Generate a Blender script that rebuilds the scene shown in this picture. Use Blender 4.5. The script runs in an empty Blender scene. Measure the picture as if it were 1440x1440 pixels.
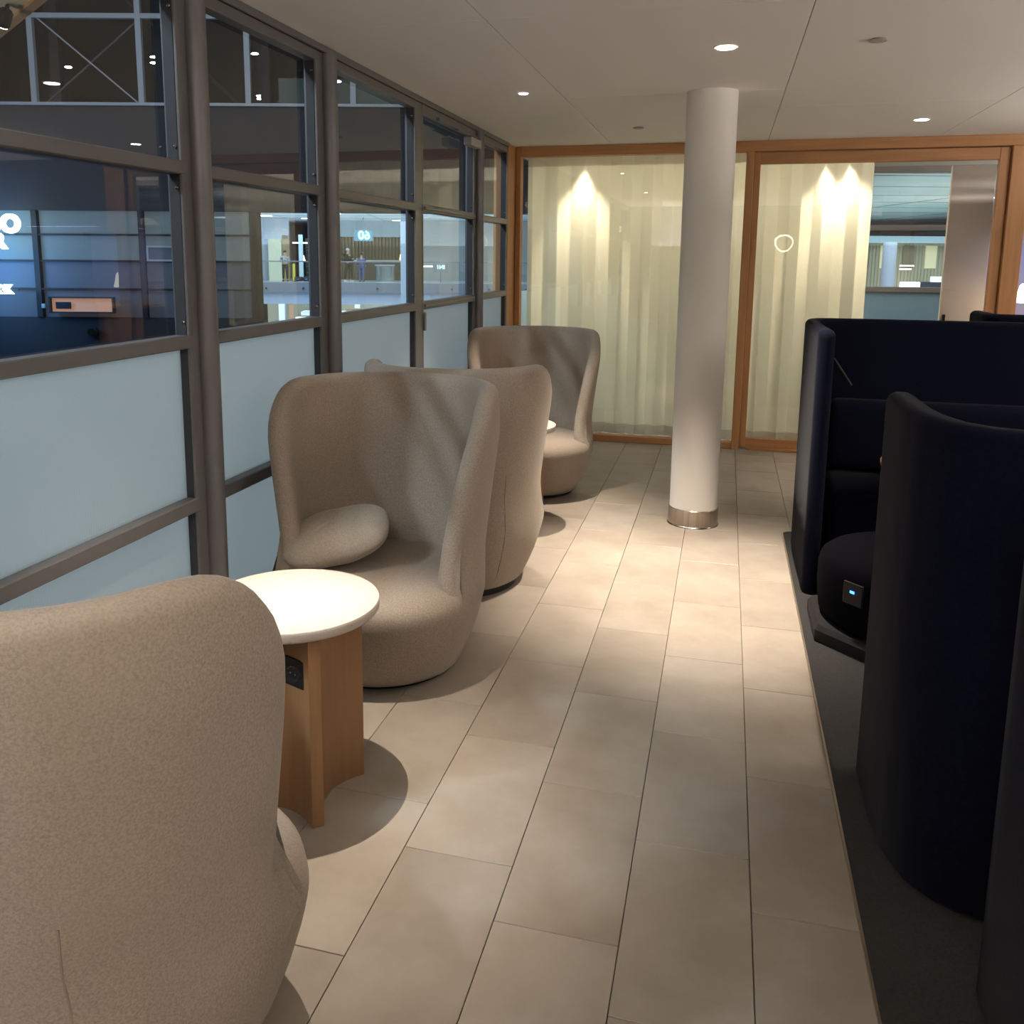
import bpy, bmesh, math, random
from mathutils import Vector, Matrix
random.seed(7)
C = bpy.context.scene.collection
S = bpy.context.scene
PI = math.pi
R = math.radians

# ---------------------------------------------------------------- camera
cam_d = bpy.data.cameras.new('camera'); cam = bpy.data.objects.new('camera', cam_d); C.objects.link(cam)
cam_d.sensor_fit = 'HORIZONTAL'; cam_d.sensor_width = 36.0
cam_d.lens = 36.0*1256.68/1440.0
cam_d.shift_x = (720-673.27)/1440.0
cam_d.shift_y = (570.73-720)/1440.0
cam_d.clip_start = .02; cam_d.clip_end = 400
yaw, pitch, roll = -.2674, .1648, -.0066
f = Vector((math.sin(yaw)*math.cos(pitch), math.cos(yaw)*math.cos(pitch), -math.sin(pitch)))
r0 = Vector((math.cos(yaw), -math.sin(yaw), 0)); d0 = f.cross(r0)
rr = r0*math.cos(roll)+d0*math.sin(roll); dd = -r0*math.sin(roll)+d0*math.cos(roll)
M = Matrix((rr, -dd, -f)).transposed().to_4x4(); M.translation = Vector((0, 0, 1.576))
cam.matrix_world = M
S.camera = cam

# ---------------------------------------------------------------- world and exposure
W = bpy.data.worlds.new('night'); S.world = W; W.use_nodes = True
W.node_tree.nodes['Background'].inputs[0].default_value = (.55, .62, .8, 1)
W.node_tree.nodes['Background'].inputs[1].default_value = .012
S.view_settings.view_transform = 'Standard'; S.view_settings.look = 'None'
S.view_settings.gamma = 1.0; S.view_settings.use_curve_mapping = False
S.view_settings.exposure = 0.0
try:
    S.cycles.max_bounces = 10; S.cycles.transparent_max_bounces = 16
    S.cycles.diffuse_bounces = 5; S.cycles.sample_clamp_indirect = 4.0
except Exception: pass

WARM = (1.0, .87, .73); COOL = (.72, .86, 1.0)
def lamp(name, kind, loc, power, color, size=.1, rot=None, to=None, spot=None, blend=.5, sizey=None):
    L = bpy.data.lights.new(name, kind); L.energy = power; L.color = color
    if kind == 'AREA':
        L.size = size
        if sizey: L.shape = 'RECTANGLE'; L.size_y = sizey
    else: L.shadow_soft_size = size
    if kind == 'SPOT': L.spot_size = R(spot); L.spot_blend = blend
    o = bpy.data.objects.new(name, L); C.objects.link(o); o.location = loc
    if to is not None: o.rotation_euler = (Vector(to)-Vector(loc)).to_track_quat('-Z', 'Y').to_euler()
    elif rot: o.rotation_euler = rot
    return o
UV = R(15.32)                       # the buildings across the atrium stand turned by this angle
def at(u, v, z=0.0): return (u*math.cos(UV)-v*math.sin(UV), u*math.sin(UV)+v*math.cos(UV), z)
# added lights without fixtures: upward fill for the lounge ceiling, fill behind the curtains
for p_, w_ in (((3.5, .3, 1.8), 135), ((3.5, 3.0, 1.8), 150), ((3.5, 5.6, 1.8), 80), ((-.6, -.9, 1.8), 150)): lamp('ceiling_fill', 'AREA', p_, w_, (1, .91, .82), 1.3, rot=(PI, 0, 0))
lamp('curtain_fill', 'AREA', (-.3, 8.75, 2.47), 66, (1, .90, .70), 3.0, rot=(R(-20), 0, 0), sizey=.7)
# atrium lights: two roof floodlights that throw light through the window wall, soft ceiling panels over the concourse, and added fill lights
lamp('flood_light', 'AREA', (-6.2, -3.6, 7.6), 600, COOL, .45, to=(-1.3, 3.6, .8))
lamp('flood_light', 'AREA', (-5.0, -4.4, 7.2), 330, COOL, .35, to=(-1.2, 6.2, .8))
lamp('pane_fill', 'AREA', (-5.5, 4.0, 5.2), 105, (.90, .96, 1.0), 3.0, to=(-1.8, 4.2, .9), sizey=9)  # unseen light added to brighten the frosted panes
lamp('concourse_panel', 'AREA', at(-6, 41, 3.3), 1500, COOL, 22, rot=(0, 0, UV), sizey=14)
lamp('concourse_panel', 'AREA', at(-8, 38, -.9), 520, COOL, 14, rot=(0, 0, UV), sizey=8)
lamp('concourse_panel', 'AREA', at(19, 33, 3.1), 1500, COOL, 12, rot=(0, 0, UV), sizey=12)
lamp('lower_shop_fill', 'AREA', at(-8, 49.8, -1.0), 420, (.9, 1, .95), 12, rot=(R(35), 0, UV), sizey=2)  # unseen light added to brighten the lower storey
lamp('concourse_ceiling_fill', 'AREA', at(-6, 44, 2.2), 1100, COOL, 16, rot=(PI, 0, UV), sizey=20)  # upward light added to brighten the concourse ceiling, no fixture there
lamp('concourse_ceiling_fill', 'AREA', at(16, 33, 2.2), 900, (.7, .95, .95), 12, rot=(PI, 0, UV), sizey=26)  # same added fill under the right-hand ceiling
lamp('roof_fill', 'AREA', at(-6, 14, 8.5), 320, (.7, .82, 1.0), 10, rot=(0, 0, UV), sizey=6)  # added fill that lifts the dark roof hall

# ---------------------------------------------------------------- materials
def mat(name, col, rough=.5, metal=0., spec=.5, emit=None, estr=0., noise=None, bump=None, sheen=0., trans=None, rand=0.):
    m = bpy.data.materials.new(name); m.use_nodes = True; nt = m.node_tree; N = nt.nodes; Lk = nt.links
    b = N['Principled BSDF']; b.inputs['Base Color'].default_value = (*col, 1); b.inputs['Roughness'].default_value = rough
    b.inputs['Metallic'].default_value = metal; b.inputs['Specular IOR Level'].default_value = spec
    if sheen: b.inputs['Sheen Weight'].default_value = sheen; b.inputs['Sheen Roughness'].default_value = .4
    if emit: b.inputs['Emission Color'].default_value = (*emit, 1); b.inputs['Emission Strength'].default_value = estr
    tc = N.new('ShaderNodeTexCoord')
    last = None
    if noise:       # (scale xyz, colour2, contrast lo, hi, detail)
        sc, c2, lo, hi, det = noise
        mp = N.new('ShaderNodeMapping'); mp.inputs['Scale'].default_value = sc
        n = N.new('ShaderNodeTexNoise'); n.inputs['Scale'].default_value = 1; n.inputs['Detail'].default_value = det; n.inputs['Roughness'].default_value = .6
        Lk.new(tc.outputs['Object'], mp.inputs[0])
        if rand:
            oi = N.new('ShaderNodeObjectInfo'); va = N.new('ShaderNodeVectorMath'); va.operation = 'SCALE'; va.inputs['Scale'].default_value = 37.
            cx = N.new('ShaderNodeCombineXYZ'); Lk.new(oi.outputs['Random'], cx.inputs[0]); Lk.new(oi.outputs['Random'], cx.inputs[1])
            Lk.new(cx.outputs[0], va.inputs[0]); ad = N.new('ShaderNodeVectorMath'); Lk.new(mp.outputs[0], ad.inputs[0]); Lk.new(va.outputs[0], ad.inputs[1]); Lk.new(ad.outputs[0], n.inputs['Vector'])
        else: Lk.new(mp.outputs[0], n.inputs['Vector'])
        rp = N.new('ShaderNodeMapRange'); rp.inputs[1].default_value = lo; rp.inputs[2].default_value = hi; Lk.new(n.outputs[0], rp.inputs[0])
        mx = N.new('ShaderNodeMix'); mx.data_type = 'RGBA'; mx.inputs[6].default_value = (*col, 1); mx.inputs[7].default_value = (*c2, 1)
        Lk.new(rp.outputs[0], mx.inputs[0]); last = mx.outputs[2]
        if rand:
            hv = N.new('ShaderNodeHueSaturation'); mr = N.new('ShaderNodeMapRange'); mr.inputs[3].default_value = 1-rand; mr.inputs[4].default_value = 1+rand
            Lk.new(oi.outputs['Random'], mr.inputs[0]); Lk.new(mr.outputs[0], hv.inputs['Value']); Lk.new(last, hv.inputs['Color']); last = hv.outputs[0]
        Lk.new(last, b.inputs['Base Color'])
    if bump:        # (scale, strength, distance)
        n2 = N.new('ShaderNodeTexNoise'); n2.inputs['Scale'].default_value = bump[0]; n2.inputs['Detail'].default_value = 3
        Lk.new(tc.outputs['Object'], n2.inputs['Vector']); bp = N.new('ShaderNodeBump'); bp.inputs['Strength'].default_value = bump[1]; bp.inputs['Distance'].default_value = bump[2]
        Lk.new(n2.outputs[0], bp.inputs['Height']); Lk.new(bp.outputs[0], b.inputs['Normal'])
    if trans:       # translucent share
        tr = N.new('ShaderNodeBsdfTranslucent'); tr.inputs[0].default_value = (*trans[1], 1)
        ms = N.new('ShaderNodeMixShader'); ms.inputs[0].default_value = trans[0]
        out = N['Material Output']; Lk.new(b.outputs[0], ms.inputs[1]); Lk.new(tr.outputs[0], ms.inputs[2]); Lk.new(ms.outputs[0], out.inputs[0])
        if len(trans) > 2:
            tp = N.new('ShaderNodeBsdfTransparent'); m2 = N.new('ShaderNodeMixShader'); m2.inputs[0].default_value = trans[2]
            Lk.new(ms.outputs[0], m2.inputs[1]); Lk.new(tp.outputs[0], m2.inputs[2]); Lk.new(m2.outputs[0], out.inputs[0])
    return m
def glass_mat(name, tint=(.93, .96, .95), refl=1.0, ior=1.9):
    m = bpy.data.materials.new(name); m.use_nodes = True; nt = m.node_tree; N = nt.nodes; Lk = nt.links
    N.remove(N['Principled BSDF']); out = N['Material Output']
    tp = N.new('ShaderNodeBsdfTransparent'); tp.inputs[0].default_value = (*tint, 1)
    gl = N.new('ShaderNodeBsdfGlossy'); gl.inputs['Roughness'].default_value = 0.0; gl.inputs[0].default_value = (refl, refl, refl, 1)
    fr = N.new('ShaderNodeFresnel')
    ge = N.new('ShaderNodeNewGeometry'); mr = N.new('ShaderNodeMapRange'); mr.inputs[3].default_value = ior; mr.inputs[4].default_value = 1/ior
    Lk.new(ge.outputs['Backfacing'], mr.inputs[0]); Lk.new(mr.outputs[0], fr.inputs[0])
    ms = N.new('ShaderNodeMixShader'); Lk.new(fr.outputs[0], ms.inputs[0]); Lk.new(tp.outputs[0], ms.inputs[1]); Lk.new(gl.outputs[0], ms.inputs[2])
    Lk.new(ms.outputs[0], out.inputs[0]); return m
def emis(name, col, s): return mat(name, (0, 0, 0), .6, emit=col, estr=s, spec=0)

m_tile = mat('stone_tile', (.325, .282, .236), .42, noise=((2.6, 2.6, 2.6), (.230, .190, .150), .38, .72, 7), bump=(60, .08, .002), rand=.06, spec=.4)
m_grout = mat('grout', (.13, .11, .09), .9)
m_ceil = mat('ceiling_paint', (.93, .895, .85), .9, spec=.2)
m_joint = mat('ceiling_joint', (.42, .39, .36), .9)
m_alu = mat('bronze_aluminium', (.15, .145, .145), .42, metal=.3, bump=(900, .05, .0005))
m_alud = mat('dark_gasket', (.02, .02, .022), .6)
m_glass = glass_mat('clear_glass')
m_oak = mat('oiled_oak', (.47, .235, .09), .5, noise=((22, 22, 1.6), (.34, .15, .052), .3, .75, 5), bump=(90, .05, .001))
m_oakh = mat('oiled_oak_horizontal', (.47, .235, .09), .5, noise=((1.6, 22, 22), (.34, .15, .052), .3, .75, 5), bump=(90, .05, .001))
m_plinth = mat('oak_veneer', (.27, .145, .062), .5, noise=((30, 30, 1.2), (.20, .098, .038), .3, .8, 6))
m_felt = mat('beige_wool', (.315, .258, .206), .95, noise=((210, 210, 210), (.230, .186, .145), .36, .66, 3), bump=(500, .3, .002), sheen=.2, spec=.1)
m_seam = mat('seam_shadow', (.20, .155, .12), .95)
m_pillow = mat('beige_cushion_wool', (.34, .292, .238), .95, noise=((200, 200, 200), (.265, .225, .18), .36, .66, 3), bump=(36, .35, .012), sheen=.25, spec=.1)
m_black = mat('black_plastic', (.008, .008, .009), .6, spec=.25)
m_stone = mat('terrazzo_top', (.52, .455, .395), .4, noise=((60, 60, 60), (.40, .33, .27), .60, .72, 4))
m_white = mat('column_paint', (.88, .84, .77), .55, bump=(40, .03, .002))
m_steel = mat('brushed_steel', (.52, .46, .41), .22, metal=1., noise=((60, 60, .6), (.38, .33, .29), .3, .7, 3))
m_navy = mat('navy_wool', (.0032, .0040, .0105), .95, noise=((90, 90, 90), (.0055, .0066, .0150), .35, .7, 4), bump=(400, .4, .002), sheen=.03, spec=.04)
m_rug = mat('charcoal_carpet', (.013, .0125, .012), .95, bump=(500, .6, .002), noise=((160, 160, 160), (.021, .020, .019), .4, .6, 3))
m_trim = mat('brass_edge', (.40, .33, .25), .35, metal=.8)
m_curt = mat('cream_voile', (.82, .77, .58), .9, bump=(500, .15, .001), trans=(.50, (.88, .82, .62), .05))
m_hem = mat('cream_voile_hem', (.62, .55, .42), .9, trans=(.30, (.62, .54, .40)))
m_lens = emis('lamp_lens', (1, .9, .76), 30)
m_wring = mat('white_trim_ring', (.8, .78, .74), .4)

# ---------------------------------------------------------------- helpers
def link(o, parent=None):
    C.objects.link(o)
    if parent is not None: o.parent = parent
    return o
def smooth_mesh(me, angle=35):
    for p in me.polygons: p.use_smooth = True
    try: me.set_sharp_from_angle(angle=R(angle))
    except Exception: pass
def obj(name, bm, m, parent=None, smooth=False, angle=35):
    me = bpy.data.meshes.new(name); bm.normal_update(); bm.to_mesh(me); bm.free()
    for k in (m if isinstance(m, (list, tuple)) else [m]): me.materials.append(k)
    if smooth: smooth_mesh(me, angle)
    return link(bpy.data.objects.new(name, me), parent)
def tag(o, label, cat=None, group=None, kind=None):
    o['label'] = label
    if cat: o['category'] = cat
    if group: o['group'] = group
    if kind: o['kind'] = kind
    return o
def thing(name, label, cat, loc=(0, 0, 0), rz=0., group=None, kind=None):
    o = bpy.data.objects.new(name, None); C.objects.link(o); o.location = loc; o.rotation_euler = (0, 0, rz); o.empty_display_size = .1
    return tag(o, label, cat, group, kind)
def copy_tree(o, parent=None):
    c = o.copy(); C.objects.link(c); c.parent = parent
    for ch in list(o.children): copy_tree(ch, c)
    return c
def add_box(bm, x0, x1, y0, y1, z0, z1, bev=0., seg=1):
    r = bmesh.ops.create_cube(bm, size=1)
    vs = r['verts']
    for v in vs:
        v.co = Vector(((x0+x1)/2+v.co.x*(x1-x0), (y0+y1)/2+v.co.y*(y1-y0), (z0+z1)/2+v.co.z*(z1-z0)))
    if bev:
        es = list({e for v in vs for e in v.link_edges})
        bmesh.ops.bevel(bm, geom=es, offset=bev, segments=seg, affect='EDGES', profile=.5)
def box(x0, x1, y0, y1, z0, z1, bev=0., seg=1):
    bm = bmesh.new(); add_box(bm, x0, x1, y0, y1, z0, z1, bev, seg); return bm
def add_lathe(bm, prof, seg=32, c=(0, 0), caps=True):
    rings = []
    for r, z in prof:
        rings.append([bm.verts.new((c[0]+r*math.cos(2*PI*i/seg), c[1]+r*math.sin(2*PI*i/seg), z)) for i in range(seg)])
    for a, b in zip(rings, rings[1:]):
        for i in range(seg): bm.faces.new((a[i], a[(i+1) % seg], b[(i+1) % seg], b[i]))
    if caps:
        bm.faces.new(rings[0][::-1]); bm.faces.new(rings[-1])
def lathe(prof, seg=32, c=(0, 0)):
    bm = bmesh.new(); add_lathe(bm, prof, seg, c); return bm
def add_tube(bm, pts, r, seg=8):
    rings = []; n = len(pts); P = [Vector(p) for p in pts]
    for i, p in enumerate(P):
        t = (P[min(i+1, n-1)]-P[max(i-1, 0)]).normalized()
        a = t.cross(Vector((0, 0, 1)) if abs(t.z) < .9 else Vector((1, 0, 0))).normalized(); b = t.cross(a)
        rings.append([bm.verts.new(p+a*r*math.cos(2*PI*k/seg)+b*r*math.sin(2*PI*k/seg)) for k in range(seg)])
    for a, b in zip(rings, rings[1:]):
        for k in range(seg): bm.faces.new((a[k], a[(k+1) % seg], b[(k+1) % seg], b[k]))
    bm.faces.new(rings[0][::-1]); bm.faces.new(rings[-1])
def tube(pts, r, seg=8):
    bm = bmesh.new(); add_tube(bm, pts, r, seg); return bm
def prism(poly, z0, z1, bev=0.):
    bm = bmesh.new()
    a = [bm.verts.new((x, y, z0)) for x, y in poly]; b = [bm.verts.new((x, y, z1)) for x, y in poly]; n = len(poly)
    bm.faces.new(a[::-1]); bm.faces.new(b)
    for i in range(n): bm.faces.new((a[i], a[(i+1) % n], b[(i+1) % n], b[i]))
    if bev:
        es = [e for e in bm.edges if abs(e.verts[0].co.z-z1) < 1e-6 and abs(e.verts[1].co.z-z1) < 1e-6]
        bmesh.ops.bevel(bm, geom=es, offset=bev, segments=2, affect='EDGES')
    return bm
def text(name, body, size, m, loc, rot, parent=None, depth=.004, mirror=False, align='CENTER', bold=0.):
    cu = bpy.data.curves.new(name, 'FONT'); cu.body = body; cu.size = size; cu.extrude = depth; cu.align_x = align; cu.align_y = 'CENTER'; cu.offset = bold
    o = bpy.data.objects.new(name, cu)
    dg = bpy.context.evaluated_depsgraph_get(); link(o); dg.update()
    me = bpy.data.meshes.new_from_object(o.evaluated_get(bpy.context.evaluated_depsgraph_get())); bpy.data.objects.remove(o)
    if mirror:
        for v in me.vertices: v.co.x = -v.co.x
        me.flip_normals()
    me.materials.clear(); me.materials.append(m)
    n = link(bpy.data.objects.new(name, me), parent); n.location = loc; n.rotation_euler = rot
    return n
def htab(tab, x):
    n = len(tab)
    if x <= tab[0][0]: return tab[0][1]
    if x >= tab[-1][0]: return tab[-1][1]
    i = 0
    while x > tab[i+1][0]: i += 1
    def m(j):
        if j <= 0: return (tab[1][1]-tab[0][1])/(tab[1][0]-tab[0][0])
        if j >= n-1: return (tab[-1][1]-tab[-2][1])/(tab[-1][0]-tab[-2][0])
        a = (tab[j][1]-tab[j-1][1])/(tab[j][0]-tab[j-1][0]); b = (tab[j+1][1]-tab[j][1])/(tab[j+1][0]-tab[j][0])
        return 0 if a*b <= 0 else 2*a*b/(a+b)
    x0, y0 = tab[i]; x1, y1 = tab[i+1]; h = x1-x0; t = (x-x0)/h
    return (2*t**3-3*t*t+1)*y0+(t**3-2*t*t+t)*h*m(i)+(-2*t**3+3*t*t)*y1+(t**3-t*t)*h*m(i+1)

XW = -1.784; YB = 7.69; HC = 2.50; XR = 4.4; YF = -1.35

# ---------------------------------------------------------------- setting: floor
fl = tag(obj('floor', box(-1.95, XR, YF-.1, 10.05, -.12, -.011), m_grout), 'beige stone tile floor with thin dark joints', kind='structure')
TX0, TY0, TW, TL = -.1655, 1.864, .30, .60
tile_cache = {}
def tile(x0, x1, y0, y1):
    k = (round(x1-x0, 3), round(y1-y0, 3))
    if k not in tile_cache:
        bm = box(0, x1-x0, 0, y1-y0, -.011, 0, .0012)
        me = bpy.data.meshes.new('tile'); bm.to_mesh(me); bm.free(); me.materials.append(m_tile); tile_cache[k] = me
    o = link(bpy.data.objects.new('tile', tile_cache[k]), fl); o.location = (x0, y0, 0)
g = .0011
for i in range(-6, 8):
    x0 = TX0+i*TW; x1 = x0+TW; col = i
    off = TY0-TL*(col+1)/3.0
    off = TY0 + ((-(col+1)) % 3)*TL/3.0
    xa, xb = max(x0, XW-.06), min(x1, XR)
    if xb-xa < .02: continue
    j = -5
    while off+j*TL < YB-.02:
        ya, yb = off+j*TL, off+(j+1)*TL; j += 1
        if yb < .2 or (xa > .42 and yb < 5.2): continue
        yb = min(yb, YB-.01)
        if yb-ya < .03: continue
        tile(xa+g, xb-g, ya+g, yb-g)

# ---------------------------------------------------------------- ceiling
ce = tag(obj('ceiling', box(-1.95, XR, YF-.1, 10.05, HC+.012, HC+.12), m_joint), 'off-white plasterboard ceiling with faint panel joints', kind='structure')
for i in range(-2, 4):
    xa, xb = max(-1.9, .26+(i-1)*1.23), min(XR, .26+i*1.23)
    if xb-xa < .05: continue
    ys = [YF, 1.2 if i % 2 else 0.0, 3.6, 6.0 if i % 2 else 5.4, YB-.005]
    for ya, yb in zip(ys, ys[1:]):
        obj('ceiling_panel', box(xa+.002, xb-.002, ya+.002, yb-.002, HC, HC+.012, .001), m_ceil, ce)
obj('ceiling_panel', box(-1.9, XR, YB+.11, 10, HC, HC+.012), m_ceil, ce)

# ---------------------------------------------------------------- side window wall
m_reb = mat('dark_rebate', (.028, .029, .033), .6)
def yrail(x0, x1, y0, y1, z0, z1, name, parent, m=m_alu, b=.004): return obj(name, box(x0, x1, y0, y1, z0, z1, b), m, parent)
m_frost = mat('frosted_glass', (.66, .69, .67), .35, noise=((1.2, 1.2, 1.2), (.56, .62, .63), .3, .7, 2), trans=(.80, (.84, .89, .88)))
def dots(m):
    nt = m.node_tree; N = nt.nodes; Lk = nt.links; b = N['Principled BSDF']
    tc = N.new('ShaderNodeTexCoord'); v = N.new('ShaderNodeTexVoronoi'); v.inputs['Scale'].default_value = 95; v.inputs['Randomness'].default_value = .0
    Lk.new(tc.outputs['Object'], v.inputs['Vector']); bp = N.new('ShaderNodeBump'); bp.inputs['Strength'].default_value = .5; bp.inputs['Distance'].default_value = .003
    Lk.new(v.outputs['Distance'], bp.inputs['Height']); Lk.new(bp.outputs[0], b.inputs['Normal'])
    for n in N:
        if n.type == 'BSDF_TRANSLUCENT': Lk.new(bp.outputs[0], n.inputs['Normal'])
dots(m_frost)
def bay(n, y0, y1, label, door=False):
    w = thing('window_%d' % n, label, None, kind='structure'); F0, F1 = XW-.052, XW
    st = .020
    for a, b in ((y0, y0+st), (y1-st, y1)):
        yrail(F1-.010, F1, a, b, .0, 2.435, 'stile', w, b=.002); yrail(F0, F1-.0105, a+.0005, b-.0005, .0, 2.43, 'rebate', w, m_reb, .002)
    yrail(F0-.004, F1+.002, y0, y1, 2.425, 2.468, 'top_rail', w)
    yrail(F0-.004, F1+.003, y0+.001, y1-.001, 1.845, 1.890, 'transom', w)
    yrail(F0-.004, F1+.003, y0+.001, y1-.001, 1.257, 1.303, 'sill_rail', w)
    yrail(F0-.004, F1+.003, y0+.001, y1-.001, .672, .722, 'middle_rail', w)
    yrail(F0-.004, F1+.003, y0+.001, y1-.001, .0, .09, 'bottom_rail', w)
    if door:
        for z in (1.858, 1.272, .69): yrail(F1, F1+.016, y0+.02, y1-.02, z, z+.018, 'glazing_bead', w)
    xg = XW-.046
    for z0, z1, m, nm in ((1.303, 1.845, m_glass, 'clear_pane'), (1.890, 2.425, m_glass, 'clear_pane'), (.722, 1.257, m_frost, 'frosted_pane'), (.09, .672, m_frost, 'frosted_pane')):
        if nm == 'clear_pane':
            bm = bmesh.new(); vs = [bm.verts.new(p) for p in ((xg, y0+st-.002, z0-.002), (xg, y1-st+.002, z0-.002), (xg, y1-st+.002, z1+.002), (xg, y0+st-.002, z1+.002))]; bm.faces.new(vs)
            obj(nm, bm, m, w)
            bm = bmesh.new()
            for zz in (z0+.045, z1-.045): add_lathe(bm, [(.006, 0), (.006, .006), (.003, .008)], 8)
            for i_, v in enumerate(bm.verts):
                zz = z0+.045 if i_ < len(bm.verts)//2 else z1-.045
                x_, y_, z_ = v.co; v.co = (x_+xg+.028, y1-st-.0005-z_, zz+y_)
            obj('glazing_screw', bm, m_steel, w)
        else:
            obj(nm, box(xg-.004, xg+.006, y0+st-.002, y1-st+.002, z0-.002, z1+.002), m, w)
    return w
bays = [(1, -1.30, .36), (2, .50, 1.60), (3, 1.75, 2.735), (4, 2.885, 3.79), (5, 3.965, 5.095), (6, 5.20, 6.36), (7, 6.52, 7.365)]
lbs = ['window bay behind the camera beside the sconce wall', 'window bay beside the nearest armchair, mostly out of view', 'nearest window bay in view with blue sign behind its glass',
       'narrow window bay above the armchair with the cushion', 'window bay with the mirrored 60 sign behind its glass', 'glazed door leaf under the grey door closer', 'last narrow window bay beside the oak jamb']
for (n, a, b), l in zip(bays, lbs): bay(n, a, b, l, n == 6)
def post(n, yc, w, rad, label):
    t = thing('trim_%d' % n, label, None, kind='structure')
    obj('mullion_box', box(XW-.07, XW-.002, yc-w/2, yc+w/2, 0, 2.47, .003), m_alu, t)
    if rad: obj('round_post', lathe([(rad, 0), (rad, 2.468)], 24, (XW+.012, yc)), m_alu, t, True)
post(1, .43, .14, .034, 'rounded grey window post behind the camera'); post(2, 1.675, .15, .034, 'rounded grey window post left of the nearest window bay')
post(3, 2.81, .15, .036, 'rounded grey window post behind the nearest armchair'); post(4, 3.878, .175, .038, 'rounded grey window post left of the 60 sign')
post(5, 5.148, .105, 0, 'slim flat grey mullion carrying the door hinges'); post(6, 6.44, .16, .036, 'rounded grey window post right of the glazed door')
hd = tag(obj('trim_7', box(XW-.09, XW+.012, YF, 7.37, 2.470, HC, .003), m_alu), 'grey ceiling channel along the top of the window wall', kind='structure')
obj('shadow_gap', box(XW-.03, XW+.006, YF, 7.37, 2.4665, 2.471), m_alud, hd)
tag(obj('trim_8', box(XW-.16, XW-.07, YF, 7.4, 0, .02), m_alu), 'low grey outer threshold of the window wall', kind='structure')
obj('door_hinge', lathe([(.010, 1.13), (.010, 1.24)], 12, (XW+.012, 5.205)), m_alu, bpy.data.objects['trim_5'])
# door closer
dc = thing('door_closer', 'grey box door closer above the glazed door leaf by the ceiling', 'door closer', (XW, 6.2, 2.36))
obj('housing', box(.004, .062, -.14, .11, -.028, .028, .005, 2), mat('closer_grey', (.40, .39, .38), .45, metal=.3), dc)
obj('arm', box(.02, .045, -.40, -.12, .032, .042, .002), m_alu, dc)
obj('slide_rail', box(.004, .030, -.75, .13, .045, .066, .003), m_alu, dc)

# ---------------------------------------------------------------- oak framed glass wall at the back
wb = thing('wall_back', 'oak framed glass wall at the end of the lounge', None, kind='structure')
obj('oak_post', box(XW-.12, XW+.002, 7.375, YB, 0, HC, .004), m_oak, wb)
obj('oak_post', box(XW+.004, XW+.05, YB-.055, YB+.04, 0, HC, .004), m_oak, wb)
obj('oak_head', box(XW+.05, 2.12, YB-.055, YB+.05, 2.418, HC, .004), m_oakh, wb)
obj('oak_sill', box(XW+.05, .104, YB-.03, YB+.05, 0, .055, .004), m_oakh, wb)
obj('oak_sill', box(.224, 2.0, YB-.045, YB+.05, 0, .022, .003), m_oakh, wb)
obj('oak_post', box(.104, .164, YB-.055, YB+.05, .0, 2.418, .004), m_oak, wb)
obj('oak_post', box(1.995, 2.12, YB-.06, YB+.05, 0, 2.418, .004), m_oak, wb)
def pane(x0, x1, y, z0, z1, parent, name='clear_pane'):
    bm = bmesh.new(); bm.faces.new([bm.verts.new(p) for p in ((x0, y, z0), (x1, y, z0), (x1, y, z1), (x0, y, z1))]); return obj(name, bm, m_glass, parent)
pane(XW+.05, .106, YB+.005, .05, 2.42, wb)
dr = thing('door_1', 'oak framed sliding glass door in front of the curtain', None, kind='structure')
obj('door_stile', box(.166, .216, YB-.02, YB+.03, .022, 2.412, .003), m_oak, dr)
obj('door_stile', box(1.922, 1.992, YB-.02, YB+.03, .022, 2.412, .003), m_oak, dr)
obj('door_rail', box(.216, 1.922, YB-.02, YB+.03, 2.322, 2.412, .003), m_oakh, dr)
obj('door_rail', box(.216, 1.922, YB-.02, YB+.03, .022, .098, .003), m_oakh, dr)
pane(.216, 1.922, YB+.008, .098, 2.322, dr)
# solid oak over the alcove right of the door
m_wall = mat('wall_paint', (.10, .10, .115), .85)
m_lav = mat('lavender_wall', (.42, .44, .60), .8)
obj('oak_panel', box(2.12, 2.22, YB-.05, YB+.05, 1.80, HC), m_oakh, wb)
obj('dark_panel', box(2.22, XR, YB-.05, YB+.05, 1.80, HC), m_wall, wb); obj('dark_panel', box(2.50, XR, YB-.05, YB+.05, 0, 1.80), m_wall, wb)
tag(obj('wall_alcove', box(2.06, XR, 8.55, 8.6, 0, 1.9), m_lav), 'lavender blue wall behind the alcove lamp', kind='structure')
acn = thing('counter', 'oak counter in the lavender alcove under the glowing table lamp', 'counter', (2.125, 7.78, 0))
obj('worktop', box(0, .8, 0, .76, 1.035, 1.069, .004), m_oakh, acn); obj('front_panel', box(.01, .79, .03, .05, 0, 1.035), m_oak, acn)

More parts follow.
